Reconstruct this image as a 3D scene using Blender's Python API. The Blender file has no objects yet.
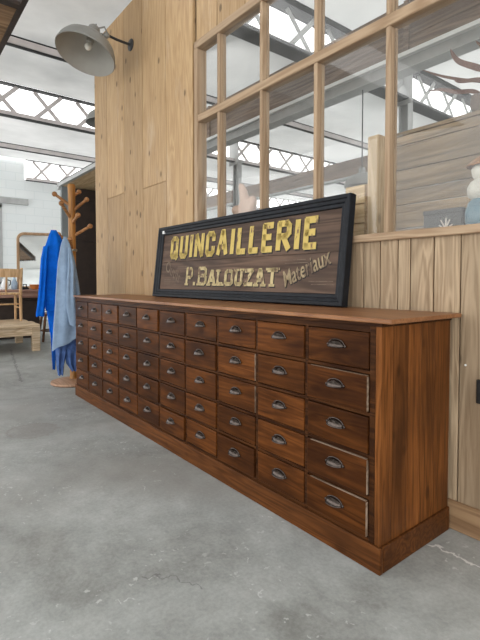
import bpy, bmesh, math, random
from mathutils import Vector, Matrix
random.seed(7)
PI = math.pi
scene = bpy.context.scene
C = scene.collection

# ------------------------------------------------------------------ materials
def nodes_of(name):
    m = bpy.data.materials.new(name); m.use_nodes = True
    nt = m.node_tree; nt.nodes.clear()
    out = nt.nodes.new('ShaderNodeOutputMaterial')
    return m, nt, out

def N(nt, typ, **kw):
    n = nt.nodes.new(typ)
    for k, v in kw.items():
        if k in n.inputs: n.inputs[k].default_value = v
        else: setattr(n, k, v)
    return n

def ramp(nt, fac, stops):
    r = nt.nodes.new('ShaderNodeValToRGB')
    cr = r.color_ramp
    while len(cr.elements) < len(stops): cr.elements.new(0.5)
    for e, (p, c) in zip(cr.elements, stops):
        e.position = p; e.color = (c[0], c[1], c[2], 1)
    nt.links.new(fac, r.inputs['Fac'])
    return r.outputs['Color']

def mixc(nt, fac, a, b, mode='MIX'):
    m = nt.nodes.new('ShaderNodeMix'); m.data_type = 'RGBA'; m.blend_type = mode
    for sock, v in ((m.inputs[0], fac), (m.inputs[6], a), (m.inputs[7], b)):
        if hasattr(v, 'is_output'): nt.links.new(v, sock)
        elif isinstance(v, (int, float)): sock.default_value = v
        else: sock.default_value = (v[0], v[1], v[2], 1)
    return m.outputs[2]

def math_n(nt, op, a, b=None):
    m = nt.nodes.new('ShaderNodeMath'); m.operation = op
    for i, v in enumerate((a, b)):
        if v is None: continue
        if hasattr(v, 'is_output'): nt.links.new(v, m.inputs[i])
        else: m.inputs[i].default_value = v
    return m.outputs[0]

def coords(nt, scale=(1, 1, 1), rnd=True, island=False):
    tc = nt.nodes.new('ShaderNodeTexCoord')
    v = tc.outputs['Object']
    if rnd or island:
        add = nt.nodes.new('ShaderNodeVectorMath'); add.operation = 'ADD'
        nt.links.new(v, add.inputs[0])
        mul = nt.nodes.new('ShaderNodeVectorMath'); mul.operation = 'MULTIPLY'
        mul.inputs[1].default_value = (17.3, 23.1, 31.7)
        if island:
            g = nt.nodes.new('ShaderNodeNewGeometry'); nt.links.new(g.outputs['Random Per Island'], mul.inputs[0])
        else:
            g = nt.nodes.new('ShaderNodeObjectInfo'); nt.links.new(g.outputs['Random'], mul.inputs[0])
        nt.links.new(mul.outputs[0], add.inputs[1])
        v = add.outputs[0]
    mp = nt.nodes.new('ShaderNodeMapping'); mp.inputs['Scale'].default_value = scale
    nt.links.new(v, mp.inputs['Vector'])
    return mp.outputs[0]

def bsdf(nt, out, col, rough=0.5, metal=0.0, bump=None, bstr=0.2, bdist=0.002, spec=0.5):
    b = nt.nodes.new('ShaderNodeBsdfPrincipled')
    if hasattr(col, 'is_output'): nt.links.new(col, b.inputs['Base Color'])
    else: b.inputs['Base Color'].default_value = (*col, 1)
    if hasattr(rough, 'is_output'): nt.links.new(rough, b.inputs['Roughness'])
    else: b.inputs['Roughness'].default_value = rough
    b.inputs['Metallic'].default_value = metal
    b.inputs['Specular IOR Level'].default_value = spec
    if bump is not None:
        bp = nt.nodes.new('ShaderNodeBump'); bp.inputs['Strength'].default_value = bstr; bp.inputs['Distance'].default_value = bdist
        nt.links.new(bump, bp.inputs['Height']); nt.links.new(bp.outputs[0], b.inputs['Normal'])
    nt.links.new(b.outputs[0], out.inputs['Surface'])
    return b

def wood(name, dark, light, axis='Z', grain=9.0, rough=0.55, knots=0.0, island=False, stain=None, stain_amt=0.5, tone=0.25, ring=0.45, spec=0.3, pale=None, kscale=8.0):
    m, nt, out = nodes_of(name)
    sc = [1.0, 1.0, 1.0]; sc['XYZ'.index(axis)] = 0.07
    v = coords(nt, tuple(sc), True, island)
    n1 = N(nt, 'ShaderNodeTexNoise', Scale=grain * 6, Detail=7.0, Roughness=0.65, Distortion=0.3); nt.links.new(v, n1.inputs['Vector'])
    n2 = N(nt, 'ShaderNodeTexNoise', Scale=grain * 0.9, Detail=3.0, Distortion=0.6); nt.links.new(v, n2.inputs['Vector'])
    # growth rings: bands of a smooth noise field
    rg = math_n(nt, 'SINE', math_n(nt, 'MULTIPLY', n2.outputs['Fac'], 60.0))
    rg = math_n(nt, 'ADD', math_n(nt, 'MULTIPLY', rg, 0.5), 0.5)
    f = math_n(nt, 'ADD', math_n(nt, 'MULTIPLY', n1.outputs['Fac'], 1.0 - ring), math_n(nt, 'MULTIPLY', rg, ring))
    col = ramp(nt, f, [(0.22, dark), (0.5, [(a + b) / 2 for a, b in zip(dark, light)]), (0.75, light)])
    v2 = coords(nt, (1, 1, 1), True, island)
    if stain is not None:
        sc2 = [1.0, 1.0, 1.0]; sc2['XYZ'.index(axis)] = 0.4
        vs = coords(nt, tuple(sc2), True, island)
        n3 = N(nt, 'ShaderNodeTexNoise', Scale=4.5, Detail=5.0, Roughness=0.6); nt.links.new(vs, n3.inputs['Vector'])
        k = ramp(nt, n3.outputs['Fac'], [(0.42, (0, 0, 0)), (0.68, (1, 1, 1))])
        col = mixc(nt, math_n(nt, 'MULTIPLY', k, stain_amt), col, stain)
    if pale is not None:
        n4 = N(nt, 'ShaderNodeTexNoise', Scale=2.3, Detail=6.0, Roughness=0.7); nt.links.new(coords(nt, (2.2, 2.2, 0.6), True, island), n4.inputs['Vector'])
        k = ramp(nt, n4.outputs['Fac'], [(0.56, (0, 0, 0)), (0.72, (1, 1, 1))])
        col = mixc(nt, math_n(nt, 'MULTIPLY', k, 0.55), col, pale)
    if knots > 0:
        sk = [1.0, 1.0, 1.0]; sk['XYZ'.index(axis)] = 0.55
        vk = coords(nt, tuple(sk), True, island)
        vo = N(nt, 'ShaderNodeTexVoronoi', Scale=kscale); nt.links.new(vk, vo.inputs['Vector'])
        k = ramp(nt, vo.outputs['Distance'], [(0.0, (1, 1, 1)), (0.09, (0.85, 0.85, 0.85)), (0.15, (0, 0, 0))])
        col = mixc(nt, math_n(nt, 'MULTIPLY', k, knots), col, [c * 0.28 for c in dark])
    g = nt.nodes.new('ShaderNodeNewGeometry') if island else nt.nodes.new('ShaderNodeObjectInfo')
    rnd = g.outputs['Random Per Island' if island else 'Random']
    hs = N(nt, 'ShaderNodeHueSaturation'); nt.links.new(col, hs.inputs['Color'])
    nt.links.new(math_n(nt, 'ADD', math_n(nt, 'MULTIPLY', rnd, tone), 1.0 - tone * 0.5), hs.inputs['Value'])
    bsdf(nt, out, hs.outputs['Color'], rough, bump=f, bstr=0.18, spec=spec)
    return m

def plain(name, col, rough=0.5, metal=0.0, var=0.15, scale=12.0, bstr=0.08, spec=0.5):
    m, nt, out = nodes_of(name)
    v = coords(nt)
    n = N(nt, 'ShaderNodeTexNoise', Scale=scale, Detail=5.0, Roughness=0.6); nt.links.new(v, n.inputs['Vector'])
    c = ramp(nt, n.outputs['Fac'], [(0.25, [x * (1 - var) for x in col]), (0.75, [min(1, x * (1 + var)) for x in col])])
    bsdf(nt, out, c, rough, metal, n.outputs['Fac'], bstr, 0.001, spec)
    return m

def cloth(name, col, var=0.2, weave=500.0):
    m, nt, out = nodes_of(name)
    v = coords(nt)
    n = N(nt, 'ShaderNodeTexNoise', Scale=14.0, Detail=6.0, Roughness=0.65); nt.links.new(v, n.inputs['Vector'])
    n2 = N(nt, 'ShaderNodeTexNoise', Scale=weave, Detail=1.0); nt.links.new(v, n2.inputs['Vector'])
    c = ramp(nt, n.outputs['Fac'], [(0.3, [x * (1 - var) for x in col]), (0.7, [min(1, x * (1 + var)) for x in col])])
    b = bsdf(nt, out, c, 0.9, 0, n2.outputs['Fac'], 0.15, 0.001, 0.1)
    return m

def concrete(name):
    m, nt, out = nodes_of(name)
    v = coords(nt, rnd=False)
    n1 = N(nt, 'ShaderNodeTexNoise', Scale=1.5, Detail=9.0, Roughness=0.66, Distortion=0.6); nt.links.new(v, n1.inputs['Vector'])
    n2 = N(nt, 'ShaderNodeTexNoise', Scale=9.0, Detail=8.0, Roughness=0.7); nt.links.new(v, n2.inputs['Vector'])
    n3 = N(nt, 'ShaderNodeTexNoise', Scale=70.0, Detail=4.0, Roughness=0.7); nt.links.new(v, n3.inputs['Vector'])
    c = ramp(nt, n1.outputs['Fac'], [(0.36, (0.225, 0.232, 0.218)), (0.46, (0.335, 0.353, 0.341)), (0.54, (0.415, 0.438, 0.428)), (0.66, (0.52, 0.538, 0.528))])
    c = mixc(nt, 0.32, c, ramp(nt, n2.outputs['Fac'], [(0.36, (0.19, 0.20, 0.19)), (0.64, (0.52, 0.54, 0.53))]))
    c = mixc(nt, 0.15, c, ramp(nt, n3.outputs['Fac'], [(0.4, (0.17, 0.17, 0.165)), (0.6, (0.5, 0.51, 0.5))]))
    # brownish traffic stains
    n4 = N(nt, 'ShaderNodeTexNoise', Scale=0.8, Detail=4.0); nt.links.new(coords(nt, (1, 1.4, 1), False), n4.inputs['Vector'])
    k = ramp(nt, n4.outputs['Fac'], [(0.5, (0, 0, 0)), (0.7, (1, 1, 1))])
    c = mixc(nt, math_n(nt, 'MULTIPLY', k, 0.55), c, (0.235, 0.222, 0.198))
    # pale plaster specks and scuffs
    vo = N(nt, 'ShaderNodeTexVoronoi', Scale=15.0, voronoi_dimensions='2D')
    wv = N(nt, 'ShaderNodeTexNoise', Scale=30.0, Detail=3.0); nt.links.new(v, wv.inputs['Vector'])
    off = nt.nodes.new('ShaderNodeVectorMath'); off.operation = 'MULTIPLY_ADD'
    nt.links.new(wv.outputs['Color'], off.inputs[0]); off.inputs[1].default_value = (0.09, 0.09, 0); nt.links.new(v, off.inputs[2])
    nt.links.new(off.outputs[0], vo.inputs['Vector'])
    sp = ramp(nt, vo.outputs['Distance'], [(0.0, (1, 1, 1)), (0.06, (1, 1, 1)), (0.10, (0, 0, 0))])
    dens = N(nt, 'ShaderNodeTexNoise', Scale=2.2, Detail=2.0); nt.links.new(v, dens.inputs['Vector'])
    dk = ramp(nt, dens.outputs['Fac'], [(0.50, (0, 0, 0)), (0.60, (1, 1, 1))])
    c = mixc(nt, math_n(nt, 'MULTIPLY', math_n(nt, 'MULTIPLY', sp, dk), 0.5), c, (0.72, 0.74, 0.73))
    # joints, cracks and a round filled patch
    sep = nt.nodes.new('ShaderNodeSeparateXYZ'); nt.links.new(off.outputs[0], sep.inputs[0])
    def seg(p, q, w):
        p = Vector(p); q = Vector(q); d = (q - p); L = d.length; d /= L
        dx = math_n(nt, 'SUBTRACT', sep.outputs[0], p.x + 0.045); dy = math_n(nt, 'SUBTRACT', sep.outputs[1], p.y + 0.045)
        al = math_n(nt, 'ADD', math_n(nt, 'MULTIPLY', dx, d.x), math_n(nt, 'MULTIPLY', dy, d.y))
        pe = math_n(nt, 'ABSOLUTE', math_n(nt, 'SUBTRACT', math_n(nt, 'MULTIPLY', dx, d.y), math_n(nt, 'MULTIPLY', dy, d.x)))
        k = math_n(nt, 'LESS_THAN', pe, w)
        k = math_n(nt, 'MULTIPLY', k, math_n(nt, 'GREATER_THAN', al, 0.0))
        return math_n(nt, 'MULTIPLY', k, math_n(nt, 'LESS_THAN', al, L))
    c = mixc(nt, math_n(nt, 'MULTIPLY', seg((-3.2, 0.12), (-0.85, -0.26), 0.012), 0.6), c, (0.13, 0.13, 0.13))
    c = mixc(nt, math_n(nt, 'MULTIPLY', seg((-0.75, -0.35), (-0.35, -0.05), 0.008), 0.4), c, (0.16, 0.16, 0.16))
    c = mixc(nt, math_n(nt, 'MULTIPLY', seg((3.02, 0.30), (3.6, 0.33), 0.006), 0.8), c, (0.8, 0.8, 0.78))
    c = mixc(nt, math_n(nt, 'MULTIPLY', seg((2.55, -0.62), (2.72, -0.5), 0.004), 0.6), c, (0.14, 0.14, 0.14))
    dx = math_n(nt, 'SUBTRACT', sep.outputs[0], 0.79); dy = math_n(nt, 'SUBTRACT', sep.outputs[1], -0.50)
    rr = math_n(nt, 'SQRT', math_n(nt, 'ADD', math_n(nt, 'MULTIPLY', dx, dx), math_n(nt, 'MULTIPLY', dy, dy)))
    ringk = ramp(nt, rr, [(0.0, (0.3, 0.3, 0.3)), (0.135, (0.35, 0.35, 0.35)), (0.15, (0.8, 0.8, 0.8)), (0.165, (0, 0, 0))])
    c = mixc(nt, ringk, c, (0.27, 0.255, 0.235))
    r = ramp(nt, n2.outputs['Fac'], [(0.3, (0.45, 0.45, 0.45)), (0.7, (0.7, 0.7, 0.7))])
    bsdf(nt, out, c, r, bump=n2.outputs['Fac'], bstr=0.12, bdist=0.004, spec=0.4)
    return m

def brick(name):
    m, nt, out = nodes_of(name)
    tc = nt.nodes.new('ShaderNodeTexCoord')
    sx = nt.nodes.new('ShaderNodeSeparateXYZ'); nt.links.new(tc.outputs['Object'], sx.inputs[0])
    cb = nt.nodes.new('ShaderNodeCombineXYZ'); nt.links.new(sx.outputs[1], cb.inputs[0]); nt.links.new(sx.outputs[2], cb.inputs[1])
    b = N(nt, 'ShaderNodeTexBrick', Scale=1.0); nt.links.new(cb.outputs[0], b.inputs['Vector'])
    b.inputs['Brick Width'].default_value = 0.42; b.inputs['Row Height'].default_value = 0.2; b.inputs['Mortar Size'].default_value = 0.008
    b.inputs['Color1'].default_value = (0.90, 0.93, 0.93, 1); b.inputs['Color2'].default_value = (0.88, 0.92, 0.925, 1); b.inputs['Mortar'].default_value = (0.82, 0.865, 0.87, 1)
    bsdf(nt, out, b.outputs['Color'], 0.8, bump=b.outputs['Fac'], bstr=0.3, spec=0.2)
    return m

def glass(name):
    m, nt, out = nodes_of(name)
    t = nt.nodes.new('ShaderNodeBsdfTransparent'); t.inputs['Color'].default_value = (0.985, 0.99, 0.985, 1)
    g = nt.nodes.new('ShaderNodeBsdfGlossy'); g.inputs['Roughness'].default_value = 0.0
    d = nt.nodes.new('ShaderNodeBsdfDiffuse'); d.inputs['Color'].default_value = (0.75, 0.77, 0.77, 1)
    lw = N(nt, 'ShaderNodeLayerWeight', Blend=0.5)
    fr5 = math_n(nt, 'MULTIPLY_ADD', math_n(nt, 'POWER', lw.outputs['Facing'], 5.0), 0.9); fr5.node.inputs[2].default_value = 0.03
    n = N(nt, 'ShaderNodeTexNoise', Scale=3.0, Detail=6.0); nt.links.new(coords(nt), n.inputs['Vector'])
    dust = ramp(nt, n.outputs['Fac'], [(0.35, (0.01, 0.01, 0.01)), (0.75, (0.06, 0.06, 0.06))])
    mx = nt.nodes.new('ShaderNodeMixShader'); nt.links.new(fr5, mx.inputs[0]); nt.links.new(t.outputs[0], mx.inputs[1]); nt.links.new(g.outputs[0], mx.inputs[2])
    m2 = nt.nodes.new('ShaderNodeMixShader'); nt.links.new(dust, m2.inputs[0]); nt.links.new(mx.outputs[0], m2.inputs[1]); nt.links.new(d.outputs[0], m2.inputs[2])
    nt.links.new(m2.outputs[0], out.inputs['Surface'])
    return m

def roofing(name, lo=(0.60, 0.605, 0.60), hi=(0.80, 0.80, 0.79), tr=0.5):
    m, nt, out = nodes_of(name)
    n = N(nt, 'ShaderNodeTexNoise', Scale=0.9, Detail=6.0, Roughness=0.6); nt.links.new(coords(nt, (1, 1, 1), False), n.inputs['Vector'])
    c = ramp(nt, n.outputs['Fac'], [(0.3, lo), (0.7, hi)])
    d = nt.nodes.new('ShaderNodeBsdfDiffuse'); t = nt.nodes.new('ShaderNodeBsdfTranslucent')
    nt.links.new(c, d.inputs['Color']); nt.links.new(c, t.inputs['Color'])
    mx = nt.nodes.new('ShaderNodeMixShader'); mx.inputs[0].default_value = tr
    nt.links.new(d.outputs[0], mx.inputs[1]); nt.links.new(t.outputs[0], mx.inputs[2]); nt.links.new(mx.outputs[0], out.inputs['Surface'])
    return m

def flaked(name, paint, under, lo=0.40, hi=0.5, rough=0.6, scale=26.0):
    m, nt, out = nodes_of(name)
    n = N(nt, 'ShaderNodeTexNoise', Scale=scale, Detail=8.0, Roughness=0.7); nt.links.new(coords(nt, (1, 1, 0.45), False), n.inputs['Vector'])
    n2 = N(nt, 'ShaderNodeTexNoise', Scale=9.0, Detail=4.0); nt.links.new(coords(nt, rnd=False), n2.inputs['Vector'])
    p = mixc(nt, n2.outputs['Fac'], paint, [x * 0.72 for x in paint])
    k = ramp(nt, n.outputs['Fac'], [(lo, (0, 0, 0)), (hi, (1, 1, 1))])
    bsdf(nt, out, mixc(nt, k, under, p), rough, bump=n.outputs['Fac'], bstr=0.15, spec=0.3)
    return m

M = {}
M['floor'] = concrete('floor_concrete')
M['pine'] = wood('pine_boards', (0.36, 0.220, 0.106), (0.53, 0.365, 0.198), 'Z', 11.0, 0.6, knots=0.85, island=True, tone=0.32, ring=0.25, pale=(0.54, 0.42, 0.30))
M['pine_grey'] = wood('aged_pine_boards', (0.23, 0.155, 0.09), (0.48, 0.355, 0.23), 'Z', 12.0, 0.65, knots=0.85, island=True, tone=0.28, ring=0.32, stain=(0.30, 0.24, 0.165), stain_amt=0.4)
M['frame_pine'] = wood('window_frame_pine', (0.30, 0.198, 0.118), (0.43, 0.308, 0.20), 'Z', 9.0, 0.6, tone=0.1)
M['frame_pine_x'] = wood('window_rail_pine', (0.30, 0.198, 0.118), (0.43, 0.308, 0.20), 'X', 9.0, 0.6, tone=0.1)
M['skirting'] = wood('skirting_wood', (0.20, 0.11, 0.055), (0.36, 0.23, 0.125), 'X', 8.0, 0.6, tone=0.1)
M['walnut'] = wood('stained_cabinet_front', (0.042, 0.013, 0.0035), (0.150, 0.050, 0.012), 'X', 12.0, 0.36, knots=0.35, stain=(0.020, 0.007, 0.003), stain_amt=0.8, tone=0.6, ring=0.22, spec=0.06)
M['walnut_rail'] = wood('stained_cabinet_frame', (0.026, 0.009, 0.0035), (0.075, 0.028, 0.009), 'X', 12.0, 0.42, stain=(0.014, 0.007, 0.004), stain_amt=0.5, tone=0.1, spec=0.06)
M['walnut_side'] = wood('stained_cabinet_side', (0.085, 0.028, 0.007), (0.25, 0.090, 0.024), 'Z', 13.0, 0.36, knots=0.6, island=True, stain=(0.040, 0.015, 0.006), stain_amt=0.7, tone=0.55, ring=0.25, spec=0.08)
M['walnut_plinth'] = wood('stained_cabinet_plinth', (0.050, 0.017, 0.005), (0.155, 0.056, 0.016), 'X', 12.0, 0.40, knots=0.4, stain=(0.03, 0.012, 0.005), stain_amt=0.6, tone=0.1, ring=0.25, spec=0.08)
M['walnut_top'] = wood('cabinet_top_wood', (0.20, 0.080, 0.030), (0.38, 0.175, 0.075), 'X', 12.0, 0.38, stain=(0.16, 0.062, 0.024), stain_amt=0.5, tone=0.1, ring=0.25, spec=0.35)
M['bare_edge'] = wood('worn_bare_edge', (0.16, 0.105, 0.065), (0.34, 0.25, 0.18), 'X', 8.0, 0.7)
M['pull'] = plain('dark_bronze', (0.075, 0.060, 0.052), 0.26, 0.9, 0.45, 60)
M['black_frame'] = plain('black_paint', (0.010, 0.012, 0.016), 0.5, 0, 0.5, 25, 0.2, 0.2)
M['sign_board'] = wood('sign_board_wood', (0.060, 0.034, 0.022), (0.150, 0.092, 0.062), 'X', 7.0, 0.65, island=True, stain=(0.05, 0.035, 0.028), stain_amt=0.6, tone=0.15)
M['gold'] = flaked('gold_letter_paint', (0.66, 0.49, 0.14), (0.18, 0.11, 0.06), 0.37, 0.44)
M['cream'] = flaked('cream_letter_paint', (0.62, 0.50, 0.26), (0.17, 0.11, 0.07), 0.41, 0.48)
M['faded'] = flaked('faded_letter_paint', (0.40, 0.31, 0.18), (0.12, 0.08, 0.055), 0.42, 0.55)
M['faint'] = flaked('faint_letter_paint', (0.20, 0.145, 0.10), (0.12, 0.08, 0.055), 0.42, 0.55)
M['shadow_paint'] = flaked('black_letter_edge', (0.022, 0.017, 0.014), (0.09, 0.058, 0.04), 0.36, 0.46)
M['steel'] = plain('grey_painted_steel', (0.46, 0.465, 0.46), 0.6, 0.0, 0.18, 6)
M['steel_pink'] = plain('primer_steel', (0.66, 0.61, 0.60), 0.6, 0.0, 0.12, 6)
M['steel_dark'] = plain('dark_steel', (0.035, 0.035, 0.036), 0.55, 0.2, 0.2, 8)
M['white_paint'] = plain('white_paint', (0.86, 0.87, 0.86), 0.6, 0, 0.05, 4)
M['enamel'] = plain('grey_enamel', (0.27, 0.27, 0.255), 0.45, 0, 0.08, 8)
M['enamel_in'] = plain('enamel_inner', (0.36, 0.345, 0.31), 0.6, 0, 0.06, 8)
M['bulb'] = plain('bulb_glass', (0.75, 0.73, 0.66), 0.2, 0, 0.03, 5)
M['roof'] = roofing('roof_sheet')
M['roof_bright'] = roofing('bright_roof_sheet', (0.70, 0.705, 0.70), (0.88, 0.88, 0.875), 0.52)  # paler, more translucent copy of the roof sheet, to brighten the hall beyond
M['brick'] = brick('white_painted_brick')
M['glass'] = glass('window_glass')
M['deck'] = wood('deck_planks', (0.22, 0.13, 0.07), (0.36, 0.23, 0.13), 'Y', 7.0, 0.7, island=True, tone=0.3)
M['dark_wood'] = plain('dark_brown_wood', (0.030, 0.017, 0.011), 0.6, 0, 0.35, 10)
M['reclaimed'] = wood('reclaimed_planks', (0.13, 0.088, 0.048), (0.42, 0.30, 0.18), 'X', 6.0, 0.75, island=True, tone=1.0, ring=0.2, stain=(0.12, 0.11, 0.10), stain_amt=0.6)
M['brown_board'] = wood('brown_boards', (0.15, 0.10, 0.07), (0.27, 0.195, 0.145), 'X', 6.0, 0.7, island=True, tone=0.25)
M['coat_wood'] = wood('honey_turned_wood', (0.25, 0.105, 0.022), (0.46, 0.215, 0.055), 'Z', 9.0, 0.4, tone=0.1)
M['peg_wood'] = wood('peg_wood', (0.24, 0.105, 0.035), (0.42, 0.21, 0.085), 'Y', 9.0, 0.45, tone=0.3)
M['base_wood'] = wood('stand_base_wood', (0.34, 0.19, 0.11), (0.50, 0.30, 0.19), 'X', 9.0, 0.5)
M['blue'] = cloth('bright_blue_cotton', (0.004, 0.115, 0.56))
M['blue_dark'] = cloth('blue_cotton_lining', (0.010, 0.070, 0.30))
M['denim'] = cloth('washed_blue_cotton', (0.235, 0.32, 0.44), 0.14)
M['denim_dark'] = cloth('worn_blue_cotton', (0.075, 0.135, 0.32), 0.3)
M['rustic'] = wood('sunlit_rustic_wood', (0.50, 0.36, 0.22), (0.78, 0.62, 0.44), 'Y', 8.0, 0.7, knots=0.5, stain=(0.25, 0.18, 0.11), stain_amt=0.5)  # base colour raised; sunlight on the low table is put into the wood
M['chair_wood'] = wood('sunlit_beech_wood', (0.52, 0.30, 0.14), (0.74, 0.50, 0.28), 'Z', 9.0, 0.5)  # brightened as well, so the chair's colour holds the sunlight
M['stool_wood'] = wood('dark_stool_wood', (0.07, 0.03, 0.015), (0.17, 0.08, 0.04), 'Z', 9.0, 0.5)
M['table_wood'] = wood('reddish_table_wood', (0.24, 0.125, 0.095), (0.42, 0.26, 0.205), 'Y', 8.0, 0.4)
M['mirror_wood'] = wood('light_oak_frame', (0.40, 0.24, 0.13), (0.56, 0.37, 0.22), 'Z', 8.0, 0.5)
m_, nt_, out_ = nodes_of('mirror_silver')
bsdf(nt_, out_, (0.82, 0.85, 0.85), ramp(nt_, N(nt_, 'ShaderNodeTexNoise', Scale=3.0).outputs['Fac'], [(0.3, (0.02,) * 3), (0.8, (0.04,) * 3)]), 1.0)
M['mirror'] = m_
M['terracotta'] = plain('terracotta', (0.58, 0.20, 0.05), 0.5, 0, 0.2)
M['china'] = plain('white_china', (0.8, 0.82, 0.82), 0.25, 0, 0.05)
M['china_blue'] = plain('pale_blue_china', (0.42, 0.55, 0.70), 0.3, 0, 0.25, 20)
M['black_iron'] = plain('black_iron', (0.015, 0.016, 0.018), 0.4, 0.3, 0.3)
M['grey_panel'] = plain('grey_blue_panel', (0.20, 0.22, 0.225), 0.6, 0, 0.12)
M['pink'] = plain('pale_pink_plaster', (0.62, 0.44, 0.35), 0.6, 0, 0.15, 20, 0.2)
M['slate'] = plain('slate_grey_box', (0.065, 0.062, 0.06), 0.7, 0, 0.2, 12, 0.08, 0.2)
M['coral'] = plain('white_coral', (0.62, 0.55, 0.48), 0.7, 0, 0.15)
M['fig_white'] = plain('cream_ceramic', (0.66, 0.63, 0.56), 0.35, 0, 0.15, 30)
M['fig_blue'] = plain('teal_blue_ceramic', (0.10, 0.20, 0.26), 0.35, 0, 0.35, 30)
M['leaf'] = plain('dry_red_leaf', (0.19, 0.105, 0.085), 0.65, 0, 0.25, 10)
M['basket'] = plain('woven_brown', (0.16, 0.11, 0.08), 0.8, 0, 0.45, 60, 0.6)
M['crate'] = wood('pale_new_wood', (0.55, 0.38, 0.20), (0.76, 0.58, 0.36), 'X', 8.0, 0.6, island=True, tone=0.2)
M['post_wood'] = wood('new_timber', (0.52, 0.36, 0.20), (0.70, 0.53, 0.34), 'Z', 8.0, 0.6, knots=0.5)
M['socket'] = plain('black_plastic', (0.012, 0.012, 0.012), 0.4)
M['brass'] = plain('dull_ring_metal', (0.25, 0.23, 0.20), 0.4, 0.7)

# ------------------------------------------------------------------ mesh helpers
def BM(): return bmesh.new()

def box(bm, lo, hi, bev=0.0, seg=1, rot=None):
    lo = Vector(lo); hi = Vector(hi)
    c = (lo + hi) / 2; s = hi - lo
    mat = Matrix.Translation(c) @ (rot.to_4x4() if rot is not None else Matrix()) @ Matrix.Diagonal((*s, 1))
    r = bmesh.ops.create_cube(bm, size=1.0, matrix=mat)
    if bev > 0:
        es = list({e for v in r['verts'] for e in v.link_edges})
        bmesh.ops.bevel(bm, geom=es, offset=bev, segments=seg, affect='EDGES', profile=0.5)
    return r

def bar(bm, a, b, w, h, up=(0, 0, 1)):
    """rectangular bar from a to b, w across, h along 'up'"""
    a = Vector(a); b = Vector(b); d = (b - a); L = d.length; d.normalize()
    up = Vector(up); s = d.cross(up)
    if s.length < 1e-4: s = d.cross(Vector((1, 0, 0)))
    s.normalize(); u = s.cross(d)
    m = Matrix((( d.x, s.x, u.x, 0), (d.y, s.y, u.y, 0), (d.z, s.z, u.z, 0), (0, 0, 0, 1)))
    m = Matrix.Translation((a + b) / 2) @ m @ Matrix.Diagonal((L, w, h, 1))
    return bmesh.ops.create_cube(bm, size=1.0, matrix=m)

def loft(bm, rings, close_start=True, close_end=True, closed=True):
    vs = [[bm.verts.new(p) for p in r] for r in rings]
    n = len(vs[0])
    for a, b in zip(vs[:-1], vs[1:]):
        for i in range(n if closed else n - 1):
            j = (i + 1) % n
            try: bm.faces.new((a[i], a[j], b[j], b[i]))
            except ValueError: pass
    if close_start: bm.faces.new(list(reversed(vs[0])))
    if close_end: bm.faces.new(vs[-1])
    return vs

def tube(bm, pts, rad, n=12, caps=True):
    pts = [Vector(p) for p in pts]
    rads = rad if isinstance(rad, (list, tuple)) else [rad] * len(pts)
    rings = []; prev = None
    for i, p in enumerate(pts):
        if i == 0: t = pts[1] - pts[0]
        elif i == len(pts) - 1: t = pts[-1] - pts[-2]
        else: t = pts[i + 1] - pts[i - 1]
        t.normalize()
        if prev is None:
            s = t.cross(Vector((0, 0, 1)))
            if s.length < 1e-3: s = t.cross(Vector((1, 0, 0)))
        else: s = prev - t * prev.dot(t)
        s.normalize(); prev = s; u = t.cross(s)
        rings.append([p + (s * math.cos(2 * PI * k / n) + u * math.sin(2 * PI * k / n)) * rads[i] for k in range(n)])
    loft(bm, rings, caps, caps)

def lathe(bm, prof, n=32, mat=None, caps=False):
    mat = mat or Matrix()
    rings = [[mat @ Vector((r * math.cos(2 * PI * k / n), r * math.sin(2 * PI * k / n), z)) for k in range(n)] for r, z in prof]
    loft(bm, rings, caps, caps)

def link(name, bm, mat, parent=None, smooth=False, label=None):
    bmesh.ops.remove_doubles(bm, verts=bm.verts, dist=1e-6)
    bmesh.ops.recalc_face_normals(bm, faces=bm.faces)
    me = bpy.data.meshes.new(name); bm.to_mesh(me); bm.free()
    if mat is not None: me.materials.append(mat)
    if smooth:
        for p in me.polygons: p.use_smooth = True
        try: me.set_sharp_from_angle(angle=math.radians(42))
        except Exception: pass
    o = bpy.data.objects.new(name, me); C.objects.link(o)
    if parent is not None: o.parent = parent
    if label: o['label'] = label
    return o

def thing(name, label, cat, loc=(0, 0, 0), rotz=0.0, group=None):
    o = bpy.data.objects.new(name, None); C.objects.link(o)
    o.empty_display_size = 0.1
    o.location = loc; o.rotation_euler = (0, 0, rotz)
    o['label'] = label; o['category'] = cat
    if group: o['group'] = group
    return o

def tag(o, label, cat, group=None):
    o['label'] = label; o['category'] = cat
    if group: o['group'] = group
    return o

def struct(name, bm, mat, parent=None, smooth=False):
    o = link(name, bm, mat, parent, smooth)
    if parent is None: o['kind'] = 'structure'
    return o

def struct_root(name, loc=(0, 0, 0)):
    o = bpy.data.objects.new(name, None); C.objects.link(o); o.location = loc; o['kind'] = 'structure'
    return o

# ------------------------------------------------------------------ setting
bm = BM(); box(bm, (-12, -8, -0.1), (9, 12, 0)); struct('floor', bm, M['floor'])

# partition wall: tall pine boards left of the window
WY = 0.47
bm = BM()
seams = [-0.77, -0.451, -0.045, 0.334, 0.742, 1.135]
for a, b, j in zip(seams[:-1], seams[1:], (None, 1.80, None, 1.776, None)):
    if j is None: box(bm, (a + .003, WY, 0), (b - .003, WY + .028, 3.45), 0.002)
    else:
        box(bm, (a + .003, WY, 0), (b - .003, WY + .028, j - .0012), 0.002)
        box(bm, (a + .003, WY, j + .0012), (b - .003, WY + .028, 3.45), 0.002)
pw = struct('wall_back', bm, M['pine'])
# boards over the window
bm = BM(); x = 1.165
random.seed(3)
while x < 5.2:
    w = random.uniform(0.22, 0.36)
    box(bm, (x + .003, WY + .012, 2.685), (x + w - .003, WY + .04, 3.45), 0.002); x += w
struct('wall_upper_back', bm, M['pine'])
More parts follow.
